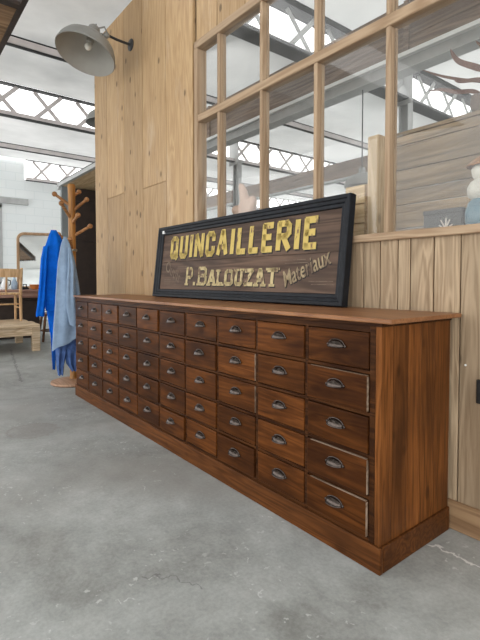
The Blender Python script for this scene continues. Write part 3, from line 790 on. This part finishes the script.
# garments: draped closed shapes built ring by ring in the (u = to the right, v = towards the viewer) frame
PXM = 104.0
def px2(u_px, y_px): return (u_px - 72.0) / 110.0, .99 + (280.5 - y_px) / PXM
def drape(name, rows, v, mat, parent, folds=7, amp=.16, seed=1, slant=0.0, n=64, open_end=False):
    """rows: (left px, right px, y px, depth m [, v offset])"""
    rnd = random.Random(seed); ph = [rnd.uniform(0, 6.28) for _ in range(4)]
    # refine rows
    R = []
    for a, b in zip(rows[:-1], rows[1:]):
        for k in range(4):
            f = k / 4.0; R.append([x + (y - x) * f for x, y in zip(a, b)])
    R.append(list(rows[-1]))
    rings = []
    for i, (l, r, y, dep, vo) in enumerate(R):
        ul, z = px2(l, y); ur, _ = px2(r, y)
        cu, hw = (ul + ur) / 2, (ur - ul) / 2
        f = i / (len(R) - 1); am = amp * min(1.0, f * 2.2)
        ring = []
        for k in range(n):
            th = 2 * PI * k / n
            cx = math.copysign(abs(math.cos(th)) ** .8, math.cos(th)); sy = math.copysign(abs(math.sin(th)) ** .7, math.sin(th))
            fold = math.sin(folds * cx * 1.7 + ph[0] + f * 1.6) * .6 + math.sin(folds * 1.9 * cx + ph[1] - f * 2.3) * .4
            du = hw * cx
            dv = dep * sy * (1 + .12 * math.sin(3 * f * 6 + ph[2])) + dep * am * 2.6 * fold * (abs(sy) ** .5)
            zz = z + slant * (cx) * f * f + .006 * math.sin(5 * th + ph[3]) * f
            p = ru * (cu + du) + tv * (v + vo + dv); ring.append((p.x, p.y, zz))
        rings.append(ring)
    bm = BM(); loft(bm, rings)
    return link(name, bm, mat, parent, True)

bj = thing('blue_jacket', 'bright blue cotton work jacket hanging from the coat stand', 'jacket', (CSX, CSY, 0))
drape('body', [(52, 57, 232, .015, 0), (49.5, 61, 238, .03, 0), (46.5, 65, 247, .045, 0), (44, 66, 262, .055, 0), (44.5, 66, 285, .055, 0), (45, 67, 300, .05, 0), (46, 67, 309, .05, 0)], .11, M['blue'], bj, 3.6, .13, 2)
drape('sleeve', [(45, 50, 248, .022, .05), (42.5, 49, 260, .032, .06), (41, 48, 280, .034, .06), (39, 46.5, 300, .033, .06), (37.2, 45, 314, .03, .06)], .11, M['blue'], bj, 3, .12, 5)
drape('lower_flap', [(46, 64, 303, .03, -.02), (48, 63, 320, .03, -.02), (50, 61, 333, .028, -.02), (51.5, 59, 346, .02, -.02)], .11, M['blue'], bj, 4, .2, 8)
drape('lining', [(50, 56, 338, .012, -.05), (50.5, 55, 352, .012, -.05), (51.3, 54, 368, .01, -.05)], .08, M['blue_dark'], bj, 3, .2, 9)
lj = thing('light_blue_jacket', 'washed pale blue work jacket hanging in front of the bright blue one', 'jacket', (CSX, CSY, 0))
drape('body', [(64, 67, 239.5, .012, 0), (61.5, 70.3, 247, .03, 0), (58.5, 74.5, 262, .042, 0), (56.5, 78, 285, .05, 0), (55.5, 80, 300, .05, 0), (53.8, 79.5, 318, .048, 0), (52.8, 78, 331, .042, 0), (52, 77, 340, .035, 0)], 0.27, M['denim'], lj, 3.2, .12, 3, slant=.055)
drape('sleeve', [(68, 71, 250, .014, .05), (67.5, 74.5, 268, .026, .07), (66, 74.5, 290, .03, .08), (66, 75.5, 306, .03, .08), (69, 77, 322, .022, .08)], 0.27, M['denim'], lj, 3, .12, 6)
tr = thing('work_trousers', 'worn darker blue work trousers hanging below the pale jacket', 'trousers', (CSX, CSY, 0))
drape('waist', [(60, 68, 300, .015, 0), (55.5, 76, 325, .03, 0), (55, 77, 340, .035, 0), (55, 77, 347, .035, 0)], .17, M['denim_dark'], tr, 5, .16, 4)
drape('trouser_leg', [(55, 67, 343, .035, .01), (55, 65, 352, .035, .01), (55.5, 63, 362, .032, .01), (57, 62, 371, .025, .01)], .17, M['denim_dark'], tr, 3, .2, 12)
drape('trouser_leg', [(64, 77, 343, .035, 0), (63.5, 76, 352, .036, 0), (65, 75.5, 361, .03, 0), (70, 75, 368, .022, 0)], .17, M['denim_dark'], tr, 3, .2, 13)

# ------------------------------------------------------------------ low table, chair, stool, table and mirror
lt = thing('low_table', 'low rustic pale wood table with thick plank top on grey floor', 'table', (-3.39, -.45, 0))
bm = BM()
for i in range(6):
    x0 = -.565 + i * .189; box(bm, (x0 + .002, -.85, .335), (x0 + .187, .90 - (i % 3) * .012, .375 + (i % 2) * .004), .006)
link('table_top', bm, M['rustic'], lt)
bm = BM(); box(bm, (.50, -.78, .22), (.535, .80, .333)); box(bm, (-.535, -.78, .22), (-.50, .80, .333)); box(bm, (-.5, .79, .22), (.5, .82, .333)); box(bm, (-.5, -.80, .22), (.5, -.77, .333)); link('apron', bm, M['rustic'], lt)
for x in (-.51, .51):
    for y in (-.79, .83):
        bm = BM(); box(bm, (x - .048, y - .05, 0), (x + .048, y + .05, .334), .004); link('leg', bm, M['rustic'], lt)

def make_chair(name, label, loc, rotz, mat):
    """seat faces +y in its own frame; back at y=0"""
    t = thing(name, label, 'chair', loc, rotz)
    for x in (-.2, .2):
        bm = BM(); tube(bm, [(x, .0, 0), (x, .01, .42), (x * 1.02, -.02, .62), (x * 1.05, -.05, .80)], [.020, .024, .022, .018], 10); link('back_leg', bm, mat, t, True)
        bm = BM(); tube(bm, [(x, .36, 0), (x, .355, .2), (x, .35, .40)], [.016, .021, .021], 10); link('front_leg', bm, mat, t, True)
        bm = BM(); tube(bm, [(x, .0, .20), (x, .36, .20)], .011, 8); link('stretcher', bm, mat, t, True)
    bm = BM(); tube(bm, [(-.2, .36, .24), (.2, .36, .24)], .011, 8); link('stretcher', bm, mat, t, True)
    bm = BM(); tube(bm, [(-.2, 0, .26), (.2, 0, .26)], .011, 8); link('stretcher', bm, mat, t, True)
    bm = BM(); box(bm, (-.225, -.02, .40), (.225, .39, .428), .01, 2); link('seat', bm, mat, t)
    bm = BM()
    rings = []
    for i in range(9):
        x = -.215 + .43 * i / 8; y = -.045 - .03 * (1 - (x / .215) ** 2)
        rings.append([(x, y - .009, .66), (x, y + .009, .66), (x, y + .009 - .01, .775 + .012 * (1 - (x / .215) ** 2)), (x, y - .009 - .01, .775 + .012 * (1 - (x / .215) ** 2))])
    loft(bm, rings); link('crest_rail', bm, mat, t)
    bm = BM(); tube(bm, [(0, .0, .42), (0, -.06, .68)], .014, 8); link('back_spindle', bm, mat, t, True)
    return t
make_chair('wooden_chair', 'pale wooden chair standing on the low rustic table', (-3.50, .128, .379), PI / 2, M['chair_wood'])
stl = thing('wooden_stool', 'small dark brown wooden stool half hidden behind the blue jacket', 'stool', (-3.9, .86, 0))
bm = BM(); lathe(bm, [(0, .42), (.17, .42), (.18, .435), (.175, .455), (0, .46)], 28); link('seat', bm, M['stool_wood'], stl, True)
for x in (-1, 1):
    for y in (-1, 1):
        bm = BM(); tube(bm, [(x * .16, y * .16, 0), (x * .10, y * .10, .42)], [.018, .022], 10); link('leg', bm, M['stool_wood'], stl, True)
bm = BM(); tube(bm, [(.14 * math.cos(a), .14 * math.sin(a), .17) for a in [2 * PI * i / 24 for i in range(25)]], .012, 8); link('foot_ring', bm, M['stool_wood'], stl, True)

tb = thing('dining_table', 'reddish wooden table holding the mirror beyond the low table', 'table', (-4.72, .6, 0))
bm = BM(); box(bm, (-.40, -1.0, .80), (.42, 1.0, .838), .006); link('table_top', bm, M['table_wood'], tb)
bm = BM(); box(bm, (.33, -.92, .70), (.36, .92, .80)); box(bm, (-.36, -.92, .70), (-.33, .92, .80)); box(bm, (-.33, .90, .70), (.33, .92, .80)); box(bm, (-.33, -.92, .70), (.33, -.90, .80)); link('apron', bm, M['table_wood'], tb)
for x in (-.33, .33):
    for y in (-.9, .9):
        bm = BM(); lathe(bm, [(0, 0), (.028, 0), (.032, .06), (.024, .1), (.036, .18), (.026, .3), (.034, .5), (.026, .62), (.042, .66), (.042, .80), (0, .80)], 16, Matrix.Translation((x, y, 0))); link('leg', bm, M['table_wood'], tb, True)

ch = thing('added_chest', 'dark brown chest added to fill the dark under the reddish table', 'chest', (-4.72, .0, 0))  # invented chest, put in to darken the space below the table
bm = BM(); box(bm, (-.26, -.82, .06), (.26, .84, .65), .006); link('chest_body', bm, M['dark_wood'], ch)
bm = BM(); box(bm, (-.28, -.835, .652), (.28, .855, .69), .006); link('lid', bm, M['dark_wood'], ch)
bm = BM(); box(bm, (-.24, -.80, 0), (.24, .82, .059)); link('plinth', bm, M['dark_wood'], ch)
bm = BM(); box(bm, (.261, -.04, .50), (.268, .04, .60), .002); link('lock_plate', bm, M['brass'], ch)

# round-cornered mirror leaning on the table
mi = thing('framed_mirror', 'tall mirror with rounded oak frame standing on the reddish table', 'mirror', (-4.85, .565, .842))
mi.rotation_euler = (0, math.radians(-6), math.radians(-14))
MW, MH = .74, 1.02
def rr_pts(i, r, x):
    pts = [(x, i, i), (x, MW - i, i)]
    rad = max(.01, r - i)
    for c, a0 in (((MW - r), 0), (r, PI / 2)):
        for k in range(9):
            a = a0 + PI / 2 * k / 8; pts.append((x, c + rad * math.cos(a), MH - r + rad * math.sin(a)))
    return pts
bm = BM()
prof = [(0, 0), (0, .028), (.012, .036), (.040, .030), (.048, .018), (.048, 0)]
vs = [[bm.verts.new(p) for p in rr_pts(i, .13, x)] for i, x in prof]
for k in range(len(vs)):
    a, b = vs[k], vs[(k + 1) % len(vs)]
    for i in range(len(a)):
        j = (i + 1) % len(a); bm.faces.new((a[i], a[j], b[j], b[i]))
link('frame', bm, M['mirror_wood'], mi)
bm = BM(); loft(bm, [rr_pts(.046, .13, .008), rr_pts(.046, .13, .012)]); link('mirror_glass', bm, M['mirror'], mi)

# things on the table
TZ = .838
def on_table(name, label, cat, x, y): return thing(name, label, cat, (x, y, TZ))
t = on_table('bowl', 'orange terracotta bowl on the reddish table before the mirror', 'bowl', -4.58, .80)
bm = BM(); lathe(bm, [(0, 0), (.05, 0), (.075, .03), (.088, .075), (.082, .075), (.068, .034), (.045, .01), (0, .01)], 28); link('bowl_body', bm, M['terracotta'], t, True)
bm = BM(); lathe(bm, [(.082, .070), (.094, .072), (.094, .084), (.082, .084)], 28); link('rim', bm, M['terracotta'], t, True)
t = on_table('flat_iron', 'small black iron on the table left of the orange bowl', 'iron', -4.55, .63)
bm = BM(); loft(bm, [[(-.03, -.045, 0), (.03, -.045, 0), (.028, .02, 0), (0, .065, 0), (-.028, .02, 0)], [(-.026, -.04, .04), (.026, -.04, .04), (.024, .018, .04), (0, .052, .04), (-.024, .018, .04)]]); link('sole', bm, M['black_iron'], t)
bm = BM(); tube(bm, [(0, -.03, .04), (0, -.03, .085), (0, .025, .085), (0, .025, .04)], .009, 10); link('handle', bm, M['black_iron'], t, True)
t = on_table('pitcher', 'white pitcher with black handle behind the pale chair', 'pitcher', -4.6, .325)
bm = BM(); lathe(bm, [(0, 0), (.045, 0), (.062, .05), (.058, .10), (.035, .15), (.042, .185), (.038, .185), (.03, .15), (0, .14)], 24); link('pitcher_body', bm, M['china'], t, True)
bm = BM(); tube(bm, [(.0, .04, .165), (0, .085, .15), (0, .085, .09), (0, .055, .06)], .009, 8); link('handle', bm, M['black_iron'], t, True)
t = on_table('bottle', 'pale blue ceramic bottle behind the pale chair next to the white pitcher', 'bottle', -4.62, .475)
bm = BM(); lathe(bm, [(0, 0), (.04, 0), (.05, .03), (.05, .12), (.022, .165), (.018, .205), (.024, .21), (.012, .212), (0, .21)], 24); link('bottle_body', bm, M['china_blue'], t, True)
bm = BM(); lathe(bm, [(0, .208), (.013, .21), (.015, .23), (0, .232)], 14); link('stopper', bm, M['black_iron'], t, True)

# ------------------------------------------------------------------ behind the glass
bm = BM(); box(bm, (2.535, .60, 0), (2.60, .69, 1.70), .004)
tag(link('timber_post', bm, M['post_wood']), 'pale new timber post standing close behind the window', 'post')

pp = thing('plank_partition', 'weathered grey brown plank partition behind the large right pane', 'partition', (2.02, 1.5, 0))
bm = BM(); z = 0.0
random.seed(21)
while z < 1.96:
    h = min(random.uniform(.10, .17), 1.975 - z)
    xa = 0.0
    for xb in (random.uniform(.8, 1.7), 3.0):
        box(bm, (xa + .001, 0, z + .003), (xb - .001, .03, z + h - .003), .002); xa = xb
    z += h
link('plank_panel', bm, M['reclaimed'], pp)
for x in (.06, 1.5, 2.94):
    bm = BM(); box(bm, (x - .04, .031, 0), (x + .04, .10, 1.97)); link('batten', bm, M['brown_board'], pp)
bm = BM(); box(bm, (0, -.005, 1.977), (3.0, .14, 2.0)); link('cap_board', bm, M['reclaimed'], pp)

pb = thing('plant_basket', 'dry reddish leaves in a woven brown basket on top of the plank partition', 'plant', (2.66, 1.565, 2.0))
bm = BM(); lathe(bm, [(0, 0), (.055, 0), (.075, .05), (.07, .105), (.062, .105), (.06, .05), (0, .02)], 24); link('basket', bm, M['basket'], pb, True)
def leaf(pts, w, sd):
    rnd = random.Random(sd); bm = BM()
    P_ = [Vector(p) for p in pts]
    # smooth the path
    Q = []
    for i in range(len(P_) - 1):
        p0 = P_[max(0, i - 1)]; p1 = P_[i]; p2 = P_[i + 1]; p3 = P_[min(len(P_) - 1, i + 2)]
        for k in range(6):
            s = k / 6; Q.append(.5 * ((2 * p1) + (p2 - p0) * s + (2 * p0 - 5 * p1 + 4 * p2 - p3) * s * s + (3 * p1 - p0 - 3 * p2 + p3) * s ** 3))
    Q.append(P_[-1])
    rings = []
    for i, q in enumerate(Q):
        f = i / (len(Q) - 1); t = (Q[min(i + 1, len(Q) - 1)] - Q[max(i - 1, 0)]).normalized()
        s = t.cross(Vector((.35, -1, .2))).normalized(); hw = w * (math.sin(PI * min(1, .12 + .88 * f)) ** .7 + .05); nn = t.cross(s) * .003
        rings.append([q - s * hw, q - s * hw * .3 + nn * 2, q + s * hw * .3 + nn * 2, q + s * hw, q - nn])
    loft(bm, rings); return link('leaf', bm, M['leaf'], pb, True)
for i, (pts, w) in enumerate([
    ([(.02, 0, .09), (.06, -.05, .20), (-.02, -.06, .26), (-.12, -.08, .33), (-.17, -.08, .42)], .020),
    ([(.02, 0, .09), (.02, -.04, .16), (-.10, -.08, .21), (-.22, -.10, .27), (-.33, -.12, .34)], .010),
    ([(.0, 0, .09), (-.04, -.04, .13), (-.14, -.06, .155), (-.22, -.08, .19), (-.30, -.09, .205)], .014),
    ([(.03, 0, .09), (.08, -.05, .14), (.0, -.08, .175), (-.09, -.1, .19), (-.13, -.1, .21)], .014),
    ([(.03, 0, .09), (.12, -.02, .2), (.2, -.03, .32), (.3, -.04, .38)], .016),
    ([(.03, 0, .09), (.10, .02, .22), (.12, .03, .36), (.18, .04, .5)], .014),
    ([(.0, 0, .09), (.03, .04, .25), (-.03, .08, .40), (-.10, .1, .5)], .014)]):
    leaf(pts, w, i)

SZ = 1.205
shelf = WY + .085
bm = BM(); box(bm, (1.15, WY + .087, 1.178), (5.2, WY + .30, 1.2045), .003); link('inner_shelf', bm, M['frame_pine_x'], win)
sb = thing('slate_box', 'dark grey box on the shelf behind the right window pane', 'box', (2.915, .66, SZ))
bm = BM(); box(bm, (-.085, -.05, 0), (.085, .05, .075), .003); link('box_body', bm, M['slate'], sb)
bm = BM(); box(bm, (-.088, -.053, .0755), (.088, .053, .095), .003); link('lid', bm, M['slate'], sb)
co = thing('coral_ornament', 'small branching white ornament in front of the dark grey box', 'ornament', (2.945, .585, SZ))
co.scale = (.75, .75, .75)
bm = BM(); lathe(bm, [(0, 0), (.018, 0), (.012, .008), (0, .01)], 14); link('foot', bm, M['coral'], co, True)
bm = BM()
for a, l, k in ((-1.1, .045, .3), (-.5, .055, 0), (0, .06, .2), (.5, .052, -.2), (1.1, .042, 0)):
    tube(bm, [(0, 0, .006), (math.sin(a) * l * .5, k * .02, .006 + math.cos(a) * l * .55), (math.sin(a) * l * 1.1, k * .03, .012 + math.cos(a) * l)], [.005, .0045, .003], 8)
link('branches', bm, M['coral'], co, True)
fg = thing('ceramic_figure', 'cream and teal ceramic figure on the shelf at the right edge', 'figure', (3.075, .63, SZ))
fg.scale = (1.25, 1.25, 1.05)
bm = BM(); lathe(bm, [(0, 0), (.038, 0), (.05, .02), (.052, .06), (.042, .10), (.030, .115)], 24); link('skirt', bm, M['fig_blue'], fg, True)
bm = BM(); lathe(bm, [(.030, .112), (.044, .125), (.047, .155), (.036, .18), (.024, .19), (.032, .205), (.035, .228), (.024, .25), (0, .258)], 24); link('torso', bm, M['fig_white'], fg, True)
bm = BM(); lathe(bm, [(.048, .238), (.050, .243), (.032, .262), (.018, .276), (0, .279)], 24); link('hat', bm, M['peg_wood'], fg, True)

# pink ornament
po = thing('pink_ornament', 'pale pink sculpted ornament with upright tip behind the left panes', 'ornament', (1.535, .63, SZ))
bm = BM()
def blob(c, r): bmesh.ops.create_uvsphere(bm, u_segments=20, v_segments=12, radius=1, matrix=Matrix.Translation(c) @ Matrix.Diagonal((*r, 1)))
blob((0, 0, .085), (.060, .045, .085)); blob((-.03, 0, .24), (.066, .045, .07)); blob((.03, 0, .25), (.065, .045, .08)); blob((-.085, 0, .272), (.055, .035, .034)); blob((.075, .0, .30), (.035, .03, .05)); blob((0, 0, .17), (.05, .04, .07))
tube(bm, [(.0, 0, .26), (-.005, 0, .33), (-.02, 0, .385), (-.045, 0, .43), (-.062, 0, .442)], [.045, .036, .030, .022, .012], 16)
o = link('ornament_body', bm, M['pink'], po, True)
md = o.modifiers.new('remesh', 'REMESH'); md.mode = 'VOXEL'; md.voxel_size = .008; md.use_smooth_shade = True
ms = o.modifiers.new('smooth', 'SMOOTH'); ms.iterations = 8
bm = BM(); box(bm, (-.06, -.045, 0), (.06, .045, .012), .003); link('stand', bm, M['peg_wood'], po)

cr = thing('wooden_crate', 'pale slatted wooden crate behind the window left of the timber post', 'crate', (2.445, .72, SZ - .31))
bm = BM()
for i in range(6): box(bm, (-.06, -.10, i * .098), (.06, -.085, i * .098 + .092), .002)
for i in range(6): box(bm, (-.06, .085, i * .098), (.06, .10, i * .098 + .092), .002)
link('slat_panel', bm, M['crate'], cr)
bm = BM(); box(bm, (-.06, -.084, 0), (-.045, .084, .585)); box(bm, (.045, -.084, 0), (.06, .084, .585)); box(bm, (-.045, -.084, 0), (.045, .084, .015)); link('end_panels', bm, M['crate'], cr)
# low cupboard carrying the crate
cu = thing('low_cupboard', 'dark low cupboard under the pale crate behind the window', 'cupboard', (2.40, .80, 0))
bm = BM(); box(bm, (-.30, -.17, .05), (.12, .17, .86), .004); link('body', bm, M['dark_wood'], cu)
bm = BM(); box(bm, (-.31, -.175, .861), (.12, .18, .893), .004); link('worktop', bm, M['dark_wood'], cu)
bm = BM(); box(bm, (-.27, -.14, 0), (.09, .14, .05)); link('plinth', bm, M['dark_wood'], cu)

# black wall socket and a nail head at the right edge
so = thing('wall_socket', 'black socket on the aged boards right of the cabinet', 'socket', (3.172, WY + .006, .571))
bm = BM(); box(bm, (-.036, -.012, -.046), (.036, 0, .046), .004, 2); link('cover', bm, M['socket'], so)
bm = BM(); lathe(bm, [(.024, 0), (.024, .004), (.018, .004), (.018, 0)], 20, Matrix.Translation((0, -.012, 0)) @ Matrix.Rotation(PI / 2, 4, 'X')); link('socket_ring', bm, M['socket'], so, True)
bm = BM(); lathe(bm, [(0, 0), (.005, 0), (.004, .003), (0, .004)], 12, Matrix.Translation((3.09, WY + .008, .663)) @ Matrix.Rotation(PI / 2, 4, 'X'))
tag(link('nail_head', bm, M['white_paint'], None, True), 'tiny white screw head in the boards right of the cabinet', 'screw')

# ------------------------------------------------------------------ light
w = bpy.data.worlds.new('overcast'); scene.world = w; w.use_nodes = True
nt = w.node_tree; nt.nodes.clear()
ow = nt.nodes.new('ShaderNodeOutputWorld'); bg = nt.nodes.new('ShaderNodeBackground')
tc = nt.nodes.new('ShaderNodeTexCoord')
n = N(nt, 'ShaderNodeTexNoise', Scale=2.5, Detail=5.0); nt.links.new(tc.outputs['Generated'], n.inputs['Vector'])
col = ramp(nt, n.outputs['Fac'], [(0.3, (0.90, 0.90, 0.89)), (0.7, (1.0, 1.0, 1.0))])
nt.links.new(col, bg.inputs['Color']); bg.inputs['Strength'].default_value = 3.0
nt.links.new(bg.outputs[0], ow.inputs['Surface'])

# ------------------------------------------------------------------ camera
cam = bpy.data.cameras.new('camera'); co_ = bpy.data.objects.new('camera', cam); C.objects.link(co_)
co_.location = (3.9226, -1.2937, .9918); co_.rotation_euler = (PI / 2 - .0336, 0, .9042)
cam.sensor_fit = 'AUTO'; cam.sensor_width = 36; cam.lens = 452.6 / 640 * 36; cam.shift_y = -24.3 / 640; cam.clip_start = .05; cam.clip_end = 200
scene.camera = co_
scene.view_settings.view_transform = 'Standard'; scene.view_settings.look = 'None'; scene.view_settings.gamma = 1.0
scene.view_settings.use_curve_mapping = False; scene.view_settings.exposure = 0.0
